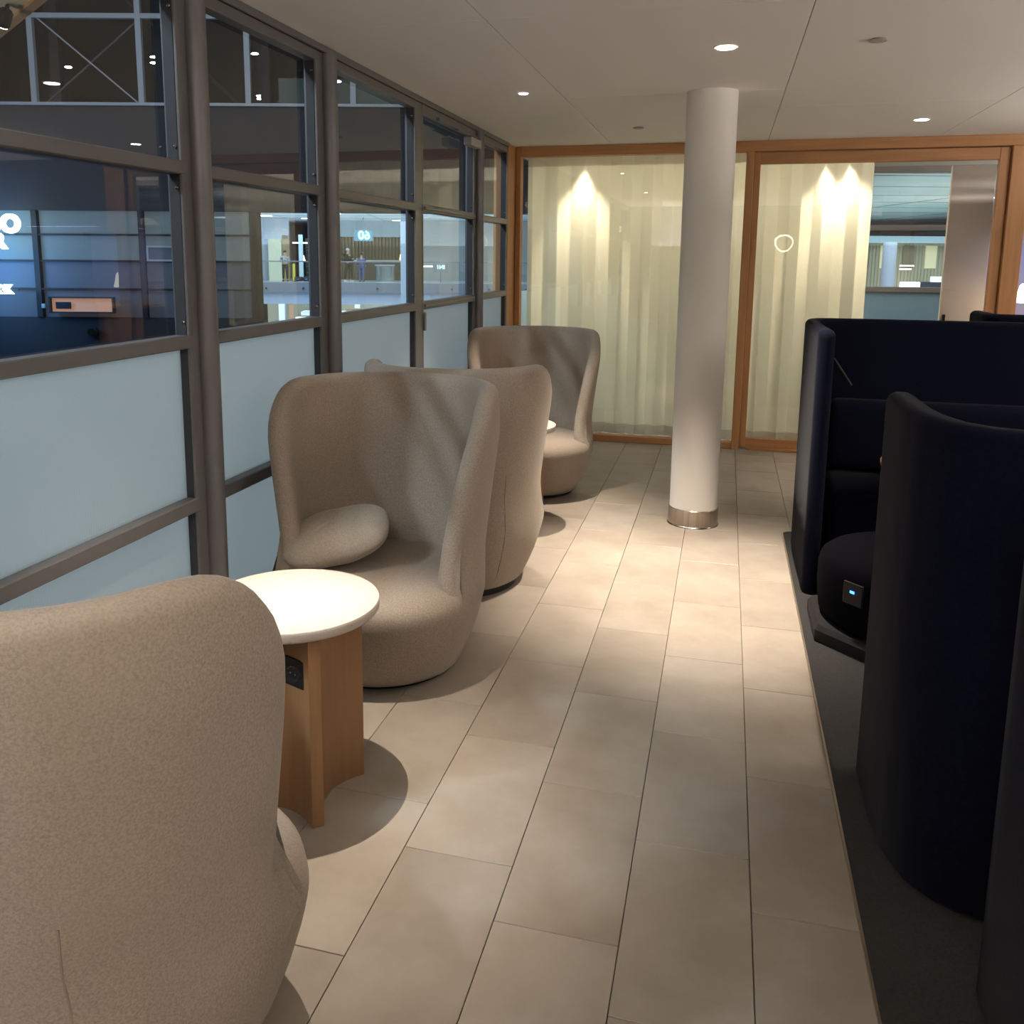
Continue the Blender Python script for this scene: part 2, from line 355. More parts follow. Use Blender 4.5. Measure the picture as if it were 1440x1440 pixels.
# setting: remaining room shell (behind and right of the camera)
tag(obj('wall_right', box(XR, XR+.1, YF, 10, 0, HC), m_wall), 'plain dark grey wall right of the booths', kind='structure')
tag(obj('wall_front', box(-1.9, XR, YF-.1, YF, 0, HC), m_wall), 'plain dark grey wall behind the camera', kind='structure')
dsx = thing('departure_screens', 'row of blue lit departure screens in the atrium behind the camera', 'screen', (-4.1, -14.6, 1.42))
obj('screen_frame', box(-.9, 1.5, -.08, -.02, -.4, .9), m_black, dsx); obj('blue_screen', box(-.30, .24, -.02, 0, -.24, .24), emis('screen_blue', (.35, .55, 1), 3), dsx); obj('blue_screen', box(-.74, -.60, -.02, 0, -.26, .26), emis('screen_blue2', (.3, .5, 1), 2), dsx)
obj('blue_screen', box(.50, .72, -.02, 0, -.16, .16), emis('screen_blue3', (.35, .55, 1), 1.6), dsx); obj('white_sign', box(.55, 1.0, -.02, 0, .98, 1.2), emis('screen_white', (.8, .9, 1), 5), dsx); obj('stand', box(-.05, .05, -.07, -.03, -1.42, -.4), m_alud, dsx)
sc = thing('wall_sconce', 'rounded dark wall sconce with a glowing halo on the wall behind the camera', 'wall lamp', (.93, YF, 1.85))
def vdisc(rx, rz, y0, y1, seg=28, egg=0.):
    bm = bmesh.new(); A = []; B = []
    for i in range(seg):
        a = 2*PI*i/seg; k = 1-egg*math.sin(a)*-1*.5 if egg else 1
        x = rx*math.cos(a)*(1+egg*math.sin(a)); z = rz*math.sin(a)
        A.append(bm.verts.new((x, y0, z))); B.append(bm.verts.new((x, y1, z)))
    bm.faces.new(A); bm.faces.new(B[::-1])
    for i in range(seg): bm.faces.new((A[i], B[i], B[(i+1) % seg], A[(i+1) % seg]))
    return bm
obj('halo_ring', vdisc(.155, .15, .004, .03, egg=.15), emis('halo', (1, .86, .62), 14), sc)
obj('shade', vdisc(.135, .13, .03, .055, egg=.15), mat('sconce_grey', (.22, .22, .26), .5), sc)
# screens behind the camera wall opening seen mirrored in the glass are outside: a pair of departure screens in the atrium
# ---------------------------------------------------------------- curtains (next room)
def curtain(x0, x1, label, seed):
    rnd = random.Random(seed); n = int((x1-x0)/.011); xs = [x0+(x1-x0)*i/n for i in range(n+1)]
    ph = []; a = 0
    for x in xs:
        a += (x1-x0)/n*2*PI/(.205+.035*math.sin(x*4.1+seed)); ph.append(a)
    rows = [(.035, 1.0), (.12, 1.0), (.8, .95), (1.5, .85), (2.0, .72), (2.36, .6), (2.46, .55)]
    def yy(i, k): return 7.90+.033*k*math.sin(ph[i])+.010*k*math.sin(ph[i]*.37+seed)
    def grid(rws):
        bm = bmesh.new(); G = [[bm.verts.new((xs[i]+.012*math.sin(ph[i]*2)*k, yy(i, k), z)) for i in range(n+1)] for z, k in rws]
        for a_, b_ in zip(G, G[1:]):
            for i in range(n): bm.faces.new((a_[i], a_[i+1], b_[i+1], b_[i]))
        return bm
    t = thing('curtain', label, 'curtain', (0, 0, 0))
    o = obj('curtain_drop', grid(rows[1:-1]), m_curt, t, True, 180); obj('hem', grid(rows[:2]), m_hem, t, True, 180); obj('heading_tape', grid(rows[-2:]), m_hem, t, True, 180)
    return t
curtain(-1.735, .12, 'wide cream voile curtain behind the fixed pane, left of the oak post', 1)
curtain(.125, 1.085, 'cream voile curtain behind the sliding door, ending at the open view', 2)
tag(obj('trim_9', box(-1.78, 2.05, 7.82, 7.98, 2.462, 2.495), m_hem), 'beige curtain track recess above the voile curtains', kind='structure')
def downlight(x, y, z, r, label, power, spot, group='recessed ceiling downlights', col=WARM, soft=.03, blend=.6, omni=0.):
    t = thing('downlight', label, 'ceiling light', (x, y, z), 0, group)
    obj('trim_ring', lathe([(r*1.0, -.001), (r*1.25, -.003), (r*1.3, 0), (r*1.3, .003)], 24), m_wring, t, True)
    obj('lens', lathe([(r, -.004), (r*.98, -.0055), (.001, -.0056)], 24), m_lens, t)
    lamp('downlight_lamp', 'SPOT', (x, y, z-.012), power, col, soft, rot=(0, 0, 0), spot=spot, blend=blend)
    return t
downlight(-.055, 4.296, HC, .042, 'round white downlight in the ceiling, left above the white column', 830, 60, blend=1.)
downlight(-1.171, 5.191, HC, .024, 'tiny round downlight above the farther side table', 400, 56, soft=.012, blend=.9)
downlight(1.197, 6.741, HC, .042, 'flat oval downlight near the oak wall, right of the column', 110, 60, blend=1.)
downlight(-1.165, 2.225, HC, .030, 'small round downlight above the nearer side table, out of view', 290, 52, soft=.008, blend=1.)
lamp('downlight_core', 'SPOT', (-1.165, 2.225, HC-.012), 130, WARM, .008, rot=(0, 0, 0), spot=17, blend=1.)
downlight(1.197, 2.9, HC, .042, 'round downlight above the dark booths, out of view', 14, 80)
downlight(.3, -.6, HC, .042, 'unseen round downlight added behind the camera', 2, 100)  # unseen, added for general room light
downlight(-1.24, 8.02, HC, .03, 'downlight washing the curtain left of the column', 190, 62, 'curtain washing downlights', soft=.02, blend=.8)
downlight(.76, 8.015, HC, .03, 'left downlight of the pair washing the curtain behind the door', 160, 60, 'curtain washing downlights', soft=.02, blend=.8)
downlight(.92, 8.015, HC, .03, 'right downlight of the pair washing the curtain behind the door', 160, 60, 'curtain washing downlights', soft=.02, blend=.8)
for x, y, l in ((.569, 4.301, 'flat white sprinkler cover right of the large downlight'), (-.663, 6.694, 'flat white sprinkler cover left of the column near the oak wall')):
    tag(obj('sprinkler_cover', lathe([(.034, HC-.001), (.040, HC-.006), (.036, HC-.009), (.001, HC-.009)], 20, (x, y)), mat('sprinkler_grey', (.38, .35, .32), .6)), l, 'sprinkler', 'ceiling sprinkler covers')
# added fill lights out of view, without fixtures, to lift the room light
lamp('room_fill', 'POINT', (3.3, 4.6, 1.9), 5, (1, .84, .68), .16)
lamp('room_fill', 'POINT', (4.1, .6, 1.9), 4, (1, .84, .68), .18)
lamp('room_fill', 'POINT', (3.95, 9.3, 1.9), 30, (1, .84, .66), .18)

# ---------------------------------------------------------------- column
co = thing('column', 'round off-white column with a brushed steel foot ring', 'column', (-.128, 5.39, 0))
obj('shaft', lathe([(.1405, .0), (.1405, HC-.001)], 64), m_white, co, True)
obj('foot_ring', lathe([(.147, .002), (.147, .103), (.1445, .106), (.1408, .106)], 64), m_steel, co, True)
obj('base_seal', lathe([(.153, .0), (.150, .006), (.1475, .008)], 64), m_steel, co, True)

# ---------------------------------------------------------------- armchairs
LAT = [(.40, .388), (.55, .404), (.75, .427), (.95, .449), (1.12, .440)]
BAK = [(.40, .375), (.75, .415), (1.12, .430)]
FRN = [(.40, .335), (.55, .345), (.75, .370), (.95, .392), (1.12, .40)]
DRS = [(.03, .745), (.06, .775), (.12, .85), (.20, .92), (.28, .975), (.34, 1.0), (.40, 1.0)]
TOP = [(0, 1.096), (52, 1.096), (70, 1.096), (80, 1.090), (88.5, 1.064), (96, 1.010), (102.5, .925), (107.5, .81), (110.5, .70), (113, .59), (116, .47), (119, .36)]
def drum(th, z, inset=0.):
    t = R(th); k = htab(DRS, z); w_ = .5-.5*max(-1, min(1, math.cos(t)*2.5)); a = (.392+.036*w_)*k-inset; b = (.395 if abs(th) <= 90 else .440)*k-inset; n = 2.15
    c, s_ = math.cos(t), math.sin(t); r = (abs(s_/a)**n+abs(c/b)**n)**(-1/n)
    return r*s_, -r*c+.018
TH = .078
def sect(th, z, inset=0.):
    t = R(th); a = htab(LAT, z)-inset; w = min(1, max(0, (abs(th)-75)/30)); b = htab(BAK, z)*(1-w)+htab(FRN, z)*w-inset
    n = 2.15; c, s = math.cos(t), math.sin(t); r = (abs(s/a)**n+abs(c/b)**n)**(-1/n)
    x, y = r*s, -r*c
    if z < .52:
        k = min(1, max(0, (.56-z)/.20)); k = k*k*(3-2*k); q = min(1, max(0, (abs(th)-92)/20)); q = q*q*(3-2*q); k2 = min(1, max(0, (.43-z)/.07)); k = k*(1-q)+k2*q; dx, dy = drum(th, z, inset-.0025+.011*q*k2); x += (dx-x)*k; y += (dy-y)*k
    return x, y
def make_shell():
    bm = bmesh.new(); A = 119; cols = []; NZ = 14; NR = 8
    ths = []; N_ = 88
    for i in range(N_+1):
        q = -1+2*i/N_; ths.append(A*q)
    top = lambda th: htab(TOP, abs(th))
    mid = lambda th, z: Vector((*sect(th, z, TH/2), z))
    for th in ths:
        zt = top(th)-TH/2; c = mid(th, zt)
        e = .6; p0 = mid(max(-A, th-e), top(max(-A, th-e))-TH/2); p1 = mid(min(A, th+e), top(min(A, th+e))-TH/2)
        T = (p1-p0).normalized()
        o2 = Vector((*sect(th, zt, 0), zt)); Nn = (o2-c); Nn = (Nn-T*Nn.dot(T)).normalized()
        U = Nn.cross(T); U = U if U.z > 0 else -U
        loop = []
        for k in range(NZ):
            z = .035+(zt-.035)*k/NZ
            x, y = sect(th, z, 0); 
            # blend towards the rim start so that the side meets the rounded edge
            w = (k/NZ)**3; q = Vector((x, y, z)).lerp(c+Nn*TH/2, w if False else 0)
            loop.append(q)
        for k in range(NR+1):
            a = PI*k/NR; loop.append(c+Nn*math.cos(a)*TH/2+U*math.sin(a)*TH/2)
        zb = min(.32, zt-.05)
        for k in range(1, NZ+1):
            z = zt+(zb-zt)*k/NZ; x, y = sect(th, z, TH); loop.append(Vector((x, y, z)))
        x, y = sect(th, .10, TH+.02); loop.append(Vector((x, y, .10)))
        cols.append([bm.verts.new(p) for p in loop])
    n = len(cols[0])
    for a, b in zip(cols, cols[1:]):
        for k in range(n-1): bm.faces.new((a[k], b[k], b[k+1], a[k+1]))
    bm.faces.new(cols[0]); bm.faces.new(cols[-1][::-1])
    return bm
def make_seat():
    bm = bmesh.new(); rings = []; seg = 72
    prof = [(.035, .012), (.06, .003), (.12, .003), (.2, .003), (.28, .003), (.315, .004), (.345, .012), (.367, .03), (.382, .06), (.391, .11), (.396, .20), (.398, .32)]
    for z, ins in prof:
        ring = []
        for i in range(seg):
            th = -180+360*i/seg; x, y = drum(th, min(z, .40), ins)
            if z > .38: z_ = z
            ring.append(bm.verts.new((x, y, z)))
        rings.append(ring)
    for a, b in zip(rings, rings[1:]):
        for i in range(seg): bm.faces.new((a[i], a[(i+1) % seg], b[(i+1) % seg], b[i]))
    bm.faces.new(rings[0][::-1]); bm.faces.new(rings[-1])
    return bm
def make_chair():
    t = thing('armchair', '', 'armchair')
    obj('backrest', make_shell(), m_felt, t, True, 60)
    obj('seat', make_seat(), m_felt, t, True, 60)
    obj('base_plate', lathe([(.275, 0), (.287, .003), (.287, .034), (.25, .036)], 40), m_black, t, True)
    for sgn in (1, -1):
        pts = []
        for k in range(14):
            z = .05+.56*k/13; x, y = sect(sgn*47, z, .0006); pts.append((x, y, z))
        obj('back_seam', tube(pts, .0022, 6), m_seam, t)
    return t
GC = 'beige high-back wool armchairs by the window'
ch = make_chair()
specs = [(-1.150, 1.275, -8, 'nearest beige wing-back armchair, seen from behind at the lower left'),
         (-1.246, 3.150, 180, 'beige wing-back armchair with a loose cushion on its seat, facing the camera'),
         (-1.220, 4.08, 1, 'beige wing-back armchair seen from behind, just past the one with the cushion'),
         (-1.235, 5.90, 190, 'farthest beige wing-back armchair, facing the camera before the curtain')]
for i, (x, y, a, l) in enumerate(specs):
    o = ch if i == 0 else copy_tree(ch)
    o.location = (x, y, 0); o.rotation_euler = (0, 0, R(a)); tag(o, l, 'armchair', GC)

# cushion
def make_cushion():
    bm = bmesh.new(); nr = 14; ns = 56; V = {}
    for sgn in (1, -1):
        for i in range(nr+1):
            q = math.sin(PI/2*i/nr)
            for j in range(ns):
                if i == nr and sgn < 0: V[(sgn, i, j)] = V[(1, i, j)]; continue
                if i == 0 and j: V[(sgn, i, j)] = V[(sgn, 0, 0)]; continue
                a = 2*PI*j/ns; n = 2.9; c, s_ = math.cos(a), math.sin(a); r = (abs(c)**n+abs(s_)**n)**(-1/n)
                hh = max(0, 1-q**2.4)**.55; w = 1
                crease = .007*math.exp(-((a % PI-.9)/.12)**2)*q*(1-q)*4
                V[(sgn, i, j)] = bm.verts.new((q*r*c*.212*w, sgn*(.078*hh-crease)+.004*math.sin(8*q*c)*hh, q*r*s_*.150*w))
        for i in range(nr):
            for j in range(ns):
                k = (j+1) % ns; f = []
                for v in (V[(sgn, i, j)], V[(sgn, i+1, j)], V[(sgn, i+1, k)], V[(sgn, i, k)]):
                    if v not in f: f.append(v)
                if len(f) > 2: bm.faces.new(f if sgn < 0 else f[::-1])
    bmesh.ops.recalc_face_normals(bm, faces=bm.faces)
    return bm
cu = tag(obj('cushion', make_cushion(), m_pillow, None, True, 180), 'small beige wool cushion lying on the seat of the second armchair', 'cushion')
cu.location = (-1.410, 3.07, .505); cu.rotation_euler = (R(-70), R(-15), R(14))

# ---------------------------------------------------------------- side tables
def star(rt, tw, rin, n=10, rot=0.):
    P = []
    for k in range(4):
        a = R(45+90*k)+rot; b = a+PI/2
        ca, sa = math.cos(a), math.sin(a)
        P.append((rt*ca+tw*sa/1, rt*sa-tw*ca/1)); P.append((rt*ca-tw*sa/1, rt*sa+tw*ca/1))
        p0 = Vector(P[-1]); p2 = Vector((rt*math.cos(b)+tw*math.sin(b), rt*math.sin(b)-tw*math.cos(b)))
        m = (a+b)/2; p1 = Vector((rin*math.cos(m), rin*math.sin(m)))*2-(p0+p2)/2
        for i in range(1, n): t = i/n; q = p0*(1-t)**2+p1*2*t*(1-t)+p2*t*t; P.append((q.x, q.y))
    return P
def make_table():
    t = thing('side_table', '', 'side table')
    obj('table_top', lathe([(.246, .570), (.2495, .573), (.2515, .578), (.2515, .596), (.2495, .600)], 72), m_stone, t, True)
    obj('plinth', prism(star(.205, .017, .095), 0, .570), m_plinth, t, True, 25)
    s = obj('power_socket', box(-.041, .041, -.005, .004, -.041, .041, .0025, 2), m_black, t)
    sr = obj('socket_ring', vdisc(.024, .024, -.0075, -.0045), mat('socket_gloss', (.03, .03, .032), .25), s); obj('socket_recess', vdisc(.019, .019, -.0082, -.0070), mat('socket_dark', (.004, .004, .004), .4), s)
    for x in (-.0095, .0095): obj('contact_pin', vdisc(.003, .003, -.0095, -.0075, 10), m_steel, s).location = (x, 0, 0)
    # the socket sits on the concave face that looks towards the camera side
    s.location = (.070, -.1165, .437); s.rotation_euler = (0, 0, R(-19))
    return t
tb = make_table(); tb.location = (-1.165, 2.225, 0); tb.rotation_euler = (0, 0, R(-2)); tag(tb, 'nearer round stone-topped side table on an oak plinth, brightly lit, with a black socket', 'side table', 'round side tables between the armchairs')
t2 = copy_tree(tb); t2.location = (-1.18, 5.10, 0); t2.rotation_euler = (0, 0, R(-2)); tag(t2, 'farther round side table half hidden behind the third armchair', 'side table', 'round side tables between the armchairs')

# ---------------------------------------------------------------- rug and booths
def rrect(x0, x1, y0, y1, r, n=6):
    P = []
    for cx, cy, a0 in ((x1-r, y0+r, -90), (x1-r, y1-r, 0), (x0+r, y1-r, 90), (x0+r, y0+r, 180)):
        for i in range(n+1): a = R(a0+90*i/n); P.append((cx+r*math.cos(a), cy+r*math.sin(a)))
    return P
rug = thing('rug', 'long charcoal carpet with a thin pale edge under the navy booths', 'rug', (0, 0, 0))
obj('pile', prism(rrect(.388, 3.2, -.6, 5.33, .05), .0005, .009), m_rug, rug)
obj('edge_strip', prism(rrect(.381, .3875, -.6, 5.28, .003), .0005, .0095), m_trim, rug)

def sweep(path, th, z0, ztop, r=None, nr=5, endfall=.05):
    """upholstered panel following a plan path, rounded top and ends"""
    P = [Vector((x, y)) for x, y in path]
    # resample
    L = [0]
    for a, b in zip(P, P[1:]): L.append(L[-1]+(b-a).length)
    tot = L[-1]; n = max(24, int(tot/.035)); S_ = []
    fr = [0, .006, .014, .026, .04, .055]
    ds = sorted(set([min(x, tot) for x in fr]+[tot-x for x in fr]+[tot*i/n for i in range(n+1)]))
    def pt(s):
        for i in range(len(L)-1):
            if s <= L[i+1]+1e-9:
                t = (s-L[i])/(L[i+1]-L[i]); 
                return P[i].lerp(P[i+1], t)
        return P[-1]
    bm = bmesh.new(); cols = []
    for s in ds:
        p = pt(s); t = (pt(min(tot, s+.02))-pt(max(0, s-.02))).normalized(); nn = Vector((-t.y, t.x))
        e = min(s, tot-s); k = math.sqrt(max(0, 1-(1-min(1, e/endfall))**2)); h = th/2*max(.12, k)
        zt = (ztop(p.x, p.y) if callable(ztop) else ztop)-(1-k)*endfall*.8; zb = z0+(1-k)*endfall*.5
        rr_ = min(h*.98, .03); loop = []
        loop += [(h, zb+rr_*.5), (h, (zb+zt)/2)]
        for i in range(nr+1): a = PI/2*i/nr; loop.append((h-rr_+rr_*math.cos(a), zt-rr_+rr_*math.sin(a)))
        for i in range(nr+1): a = PI/2+PI/2*i/nr; loop.append((-h+rr_+rr_*math.cos(a), zt-rr_+rr_*math.sin(a)))
        loop += [(-h, (zb+zt)/2), (-h, zb+rr_*.5), (-h+rr_*.5, zb), (h-rr_*.5, zb)]
        cols.append([bm.verts.new((p.x+nn.x*w, p.y+nn.y*w, z)) for w, z in loop])
    m = len(cols[0])
    for a, b in zip(cols, cols[1:]):
        for i in range(m): bm.faces.new((a[i], a[(i+1) % m], b[(i+1) % m], b[i]))
    bm.faces.new(cols[0][::-1]); bm.faces.new(cols[-1])
    bmesh.ops.recalc_face_normals(bm, faces=bm.faces)
    return bm
def arc(cx, cy, r, a0, a1, n=8): return [(cx+r*math.cos(R(a0+(a1-a0)*i/n)), cy+r*math.sin(R(a0+(a1-a0)*i/n))) for i in range(n+1)]
Z0 = .0095
GB = 'navy high-back booths on the charcoal carpet'
ba = thing('booth', 'far navy high-back booth, open towards the camera, with black interior', 'booth', (0, 0, 0), 0, GB)
obj('privacy_screen', sweep([(.452, 4.30), (.447, 4.9)]+arc(.56, 5.10, .105, 180, 90)+[(2.25, 5.205)]+arc(2.25, 5.10, .105, 90, 0)+[(2.36, 4.30)], .076, Z0, 1.262), m_navy, ba, True, 60)
obj('bench_seat', box(.56, 2.26, 4.62, 5.15, .10, .45, .05, 3), m_navy, ba, True, 60)
obj('back_cushion', box(.56, 2.26, 5.02, 5.165, .46, .84, .05, 3), m_navy, ba, True, 60)
obj('bench_base', box(.62, 2.20, 4.68, 5.10, Z0, .10), m_black, ba)
obj('reading_lamp_arm', tube([(.495, 4.62, 1.10), (.52, 4.62, 1.10), (.60, 4.56, .98)], .008, 8), m_black, ba)
bc = thing('booth', 'near navy high-back booth with a curved shell, its back to the camera', 'booth', (0, 0, 0), 0, GB)
obj('privacy_screen', sweep([(.497, 2.80), (.497, 2.50), (.510, 2.37), (.543, 2.27), (.60, 2.215), (.68, 2.19), (.80, 2.185), (2.25, 2.185)]+arc(2.25, 2.29, .105, -90, 0)+[(2.355, 2.85)], .076, Z0, 1.205), m_navy, bc, True, 60)
obj('bench_seat', box(.64, 2.26, 2.32, 2.78, .10, .45, .05, 3), m_navy, bc, True, 60)
obj('bench_base', box(.70, 2.20, 2.36, 2.74, Z0, .10), m_black, bc)
bd = thing('booth', 'nearest navy booth at the right edge, only its flat side in view', 'booth', (0, 0, 0), 0, GB)
obj('privacy_screen', sweep([(.635, 1.10), (.628, 1.88)]+arc(.678, 1.895, .05, 180, 90)+[(2.25, 1.945)]+arc(2.25, 1.84, .105, 90, 0)+[(2.36, 1.10)], .076, Z0, 1.205), m_navy, bd, True, 60)
obj('bench_seat', box(.76, 2.26, 1.42, 1.88, .10, .45, .05, 3), m_navy, bd, True, 60)
obj('bench_base', box(.80, 2.20, 1.46, 1.84, Z0, .10), m_black, bd)
be = thing('booth', 'farthest navy booth, its rounded rim just showing behind the far booth', 'booth', (0, 0, 0), 0, GB)
obj('privacy_screen', sweep([(1.44, 5.95)]+arc(1.54, 5.62, .105, 180, 270)+[(2.6, 5.515), (2.7, 5.95)], .076, .0, 1.285), m_navy, be, True, 60)
obj('bench_seat', box(1.60, 2.56, 5.56, 5.92, .10, .45, .05, 3), m_navy, be, True, 60)
obj('bench_base', box(1.66, 2.50, 5.60, 5.88, .0, .10), m_black, be)
# stool in the far booth
po = thing('upholstered_stool', 'low round navy stool with a blue-lit socket at the mouth of the far booth', 'stool', (.835, 3.93, Z0))
obj('cushion_drum', lathe([(.36, .07), (.385, .10), (.395, .2), (.395, .29), (.385, .325), (.36, .345), (.25, .355), (.001, .358)], 56), mat('black_wool', (.0022, .0023, .004), .98, spec=.03, bump=(400, .4, .002)), po, True, 60)
obj('base_plate', lathe([(.44, 0), (.445, .004), (.445, .05), (.43, .07)], 8), m_black, po).rotation_euler = (0, 0, R(22.5))
sk = obj('power_socket', box(-.045, .045, -.006, .004, -.045, .045, .003, 2), m_black, po); aa = R(223.5)
sk.location = (.398*math.cos(aa), .398*math.sin(aa), .255); sk.rotation_euler = (0, 0, aa+PI/2)
obj('blue_indicator', box(-.010, .010, -.0095, -.006, .004, .014, .001), emis('blue_led', (.03, .16, 1), 9), sk)
# booth table
bt = thing('booth_table', 'small oak table whose lit rounded edge peeks past the near booth', 'table', (1.10, 4.45, Z0))
obj('table_top', lathe([(.33, .600), (.355, .607), (.36, .62), (.36, .632), (.35, .640)], 56), mat('pale_oak', (.62, .36, .17), .45), bt, True)
obj('pedestal', lathe([(.13, 0), (.13, .012), (.035, .02), (.035, .59), (.10, .600)], 28), m_black, bt, True)
tag(obj('bowl', lathe([(.025, 0), (.040, .012), (.052, .05), (.050, .055), (.046, .05), (.03, .015), (.001, .012)], 24), mat('grey_ceramic', (.22, .22, .23), .5), None, True), 'small grey bowl on the oak table in the far booth', 'bowl').location = (.805, 4.38, .6495)
# alcove table lamp
tl = thing('table_lamp', 'white glowing table lamp on the counter at the right edge', 'table lamp', (2.30, 7.96, 1.07))
obj('lamp_shade', lathe([(.105, .18), (.10, .20), (.075, .315), (.06, .33), (.001, .335)], 28), emis('opal_shade', (1, .93, .82), 2.6), tl, True)
obj('lamp_stem', lathe([(.05, 0), (.05, .012), (.008, .018), (.008, .2)], 20), m_trim, tl, True)
lamp('table_lamp_bulb', 'POINT', (2.30, 7.96, 1.22), 5, (1, .72, .42), .04)
lamp('alcove_tube', 'AREA', (2.7, 7.95, 1.85), 8, (.62, .66, 1.0), .8, rot=(0, 0, 0))

# ---------------------------------------------------------------- next room: its window wall, partition and handle
m_alun = mat('pale_aluminium', (.34, .32, .32), .5, metal=.2)
nw = thing('window_8', 'grey framed outer window of the next room beyond the sliding door', None, kind='structure')
for z0, z1, nm in ((2.44, 2.50, 'top_rail'), (1.87, 1.925, 'transom'), (1.252, 1.305, 'sill_rail'), (0, .10, 'bottom_rail')):
    obj(nm, box(-1.9, XR, 9.97, 10.03, z0, z1, .003), m_alun, nw)
for x in (-1.85, -1.45, -.4, .55, 2.7, 3.6): obj('stile', box(x-.04, x+.04, 9.965, 10.035, 0, 2.46, .003), m_alun, nw)
obj('clear_pane', (lambda bm: (bm.faces.new([bm.verts.new(p) for p in ((-1.9, 10, 1.3), (XR, 10, 1.3), (XR, 10, 1.88), (-1.9, 10, 1.88))]), bm)[1])(bmesh.new()), m_glass, nw)
obj('clear_pane', (lambda bm: (bm.faces.new([bm.verts.new(p) for p in ((-1.9, 10, 1.92), (XR, 10, 1.92), (XR, 10, 2.45), (-1.9, 10, 2.45))]), bm)[1])(bmesh.new()), m_glass, nw)
m_bluep = mat('pale_blue_frosted', (.50, .62, .66), .5, trans=(.6, (.62, .80, .88)))
obj('frosted_pane', box(-1.9, XR, 9.992, 10.004, .10, 1.252), m_bluep, nw)
pt_ = tag(obj('wall_partition', box(1.735, 2.06, 8.28, 8.33, 0, 2.34, .004), mat('partition_linen', (.66, .59, .52), .85)), 'beige partition wall behind the sliding door glass', kind='structure')
obj('door_handle', box(1.755, 1.772, 8.24, 8.28, .93, 1.13, .003), m_black, pt_)
tag(obj('wall_left_far', box(XW-.11, XW-.02, YB+.05, 9.97, 0, 1.26), m_bluep), 'pale frosted side wall of the next room', kind='structure')
lamp('next_room_panel', 'AREA', (.9, 11.2, 3.4), 60, COOL, 3, to=(.9, 10, .8), sizey=1.5)
# ---------------------------------------------------------------- the atrium and the buildings across it
def far(name, label, cat, u, v, z=0., group=None, kind=None, rz=0.):
    return thing(name, label, cat, at(u, v, z), UV+rz, group, kind)
m_dark = mat('charcoal_render', (.045, .047, .053), .8)
m_edge = mat('white_steel', (.55, .60, .64), .5)
m_slate = mat('dark_soffit', (.03, .034, .04), .8)
m_teal = mat('teal_blind_glow', (.13, .17, .18), .7, emit=(.34, .46, .48), estr=.15)  # faint emission stands in for light on the blinds
m_teald = mat('dim_blind_glow', (.10, .12, .15), .7, emit=(.25, .32, .42), estr=.075)  # same painted glow, weaker, for the lower rows
m_fl = mat('polished_floor', (.55, .62, .66), .3)
m_lb = mat('pale_blue_fascia', (.50, .62, .80), .6)
m_gf = mat('grey_fascia', (.20, .24, .30), .6)
# facade across: bulkhead, storefront
fa = far('facade', 'dark facade across the atrium with a shuttered storefront', 'building', 0, 20)
obj('bulkhead', box(-16, 2.6, 0, .5, 2.525, 4.74), m_dark, fa)
obj('bulkhead_cap', box(-16, 2.6, -.06, .06, 4.74, 4.80), m_edge, fa)
obj('base_wall', box(-16, -4.93, 0, .4, -4.0, .20), m_dark, fa)
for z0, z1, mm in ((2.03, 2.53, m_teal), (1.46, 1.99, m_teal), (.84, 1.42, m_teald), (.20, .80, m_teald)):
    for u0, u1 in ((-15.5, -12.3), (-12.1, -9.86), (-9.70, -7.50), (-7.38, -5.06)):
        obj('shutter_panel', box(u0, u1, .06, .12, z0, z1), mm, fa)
for u in (-12.2, -9.78, -7.44, -5.0): obj('mullion', box(u-.06, u+.06, -.04, .14, .2, 2.53), m_slate, fa)
for z in (2.01, 1.44, .82): obj('shutter_rail', box(-15.5, -4.95, -.01, .10, z-.022, z+.022), m_slate, fa)
obj('vent_grille', box(-7.32, -6.63, -.02, .06, 1.46, 1.76, .01), m_teald, fa); 
for a, b, c, d in ((-7.34, -6.61, 1.74, 1.78), (-7.34, -6.61, 1.44, 1.48), (-7.34, -7.30, 1.44, 1.78), (-6.65, -6.61, 1.44, 1.78)):
    obj('grille_frame', box(a, b, -.05, .0, c, d), m_edge, fa)
obj('pier', box(-5.02, -4.90, 0, .4, -4, 2.53), m_dark, fa)
# lit niche with a small screen
ni = far('display_niche', 'warm lit display niche in the dark storefront, below the shutters', 'shelf niche', -8.8, 19.86, .475)
m_nw = mat('niche_wood_glow', (.62, .38, .25), .6, emit=(1, .50, .30), estr=.34)  # emission painted in for the warm strip light of the niche
obj('niche_back', box(-.68, .68, .06, .08, -.15, .15), m_nw, ni)
for a, b, c, d in ((-.72, .72, .15, .18), (-.72, .72, -.18, -.15), (-.72, -.68, -.18, .18), (.68, .72, -.18, .18)): obj('niche_frame', box(a, b, -.03, .08, c, d), m_dark, ni)
tag(obj('monitor', box(-.17, .17, -.02, .01, -.075, .075, .01), m_slate), 'small dark screen standing in the warm lit niche', 'screen').location = at(-9.21, 19.88, .465)
bpy.data.objects['monitor'].rotation_euler = (0, 0, UV)
rg = far('wall_fixture', 'small round dark fixture on the wall below the lit niche', 'wall fixture', -8.63, 19.95, -.12)
obj('outer_ring', vdisc(.125, .125, -.06, -.0), m_slate, rg); obj('chrome_face', vdisc(.08, .08, -.09, -.06), m_steel, rg)
tag(obj('wall_speaker', box(-.04, .04, -.05, 0, -.05, .05, .01), m_edge), 'tiny white box on the storefront left of the lit niche', 'sensor').location = at(-9.65, 19.9, .45)
bpy.data.objects['wall_speaker'].rotation_euler = (0, 0, UV)
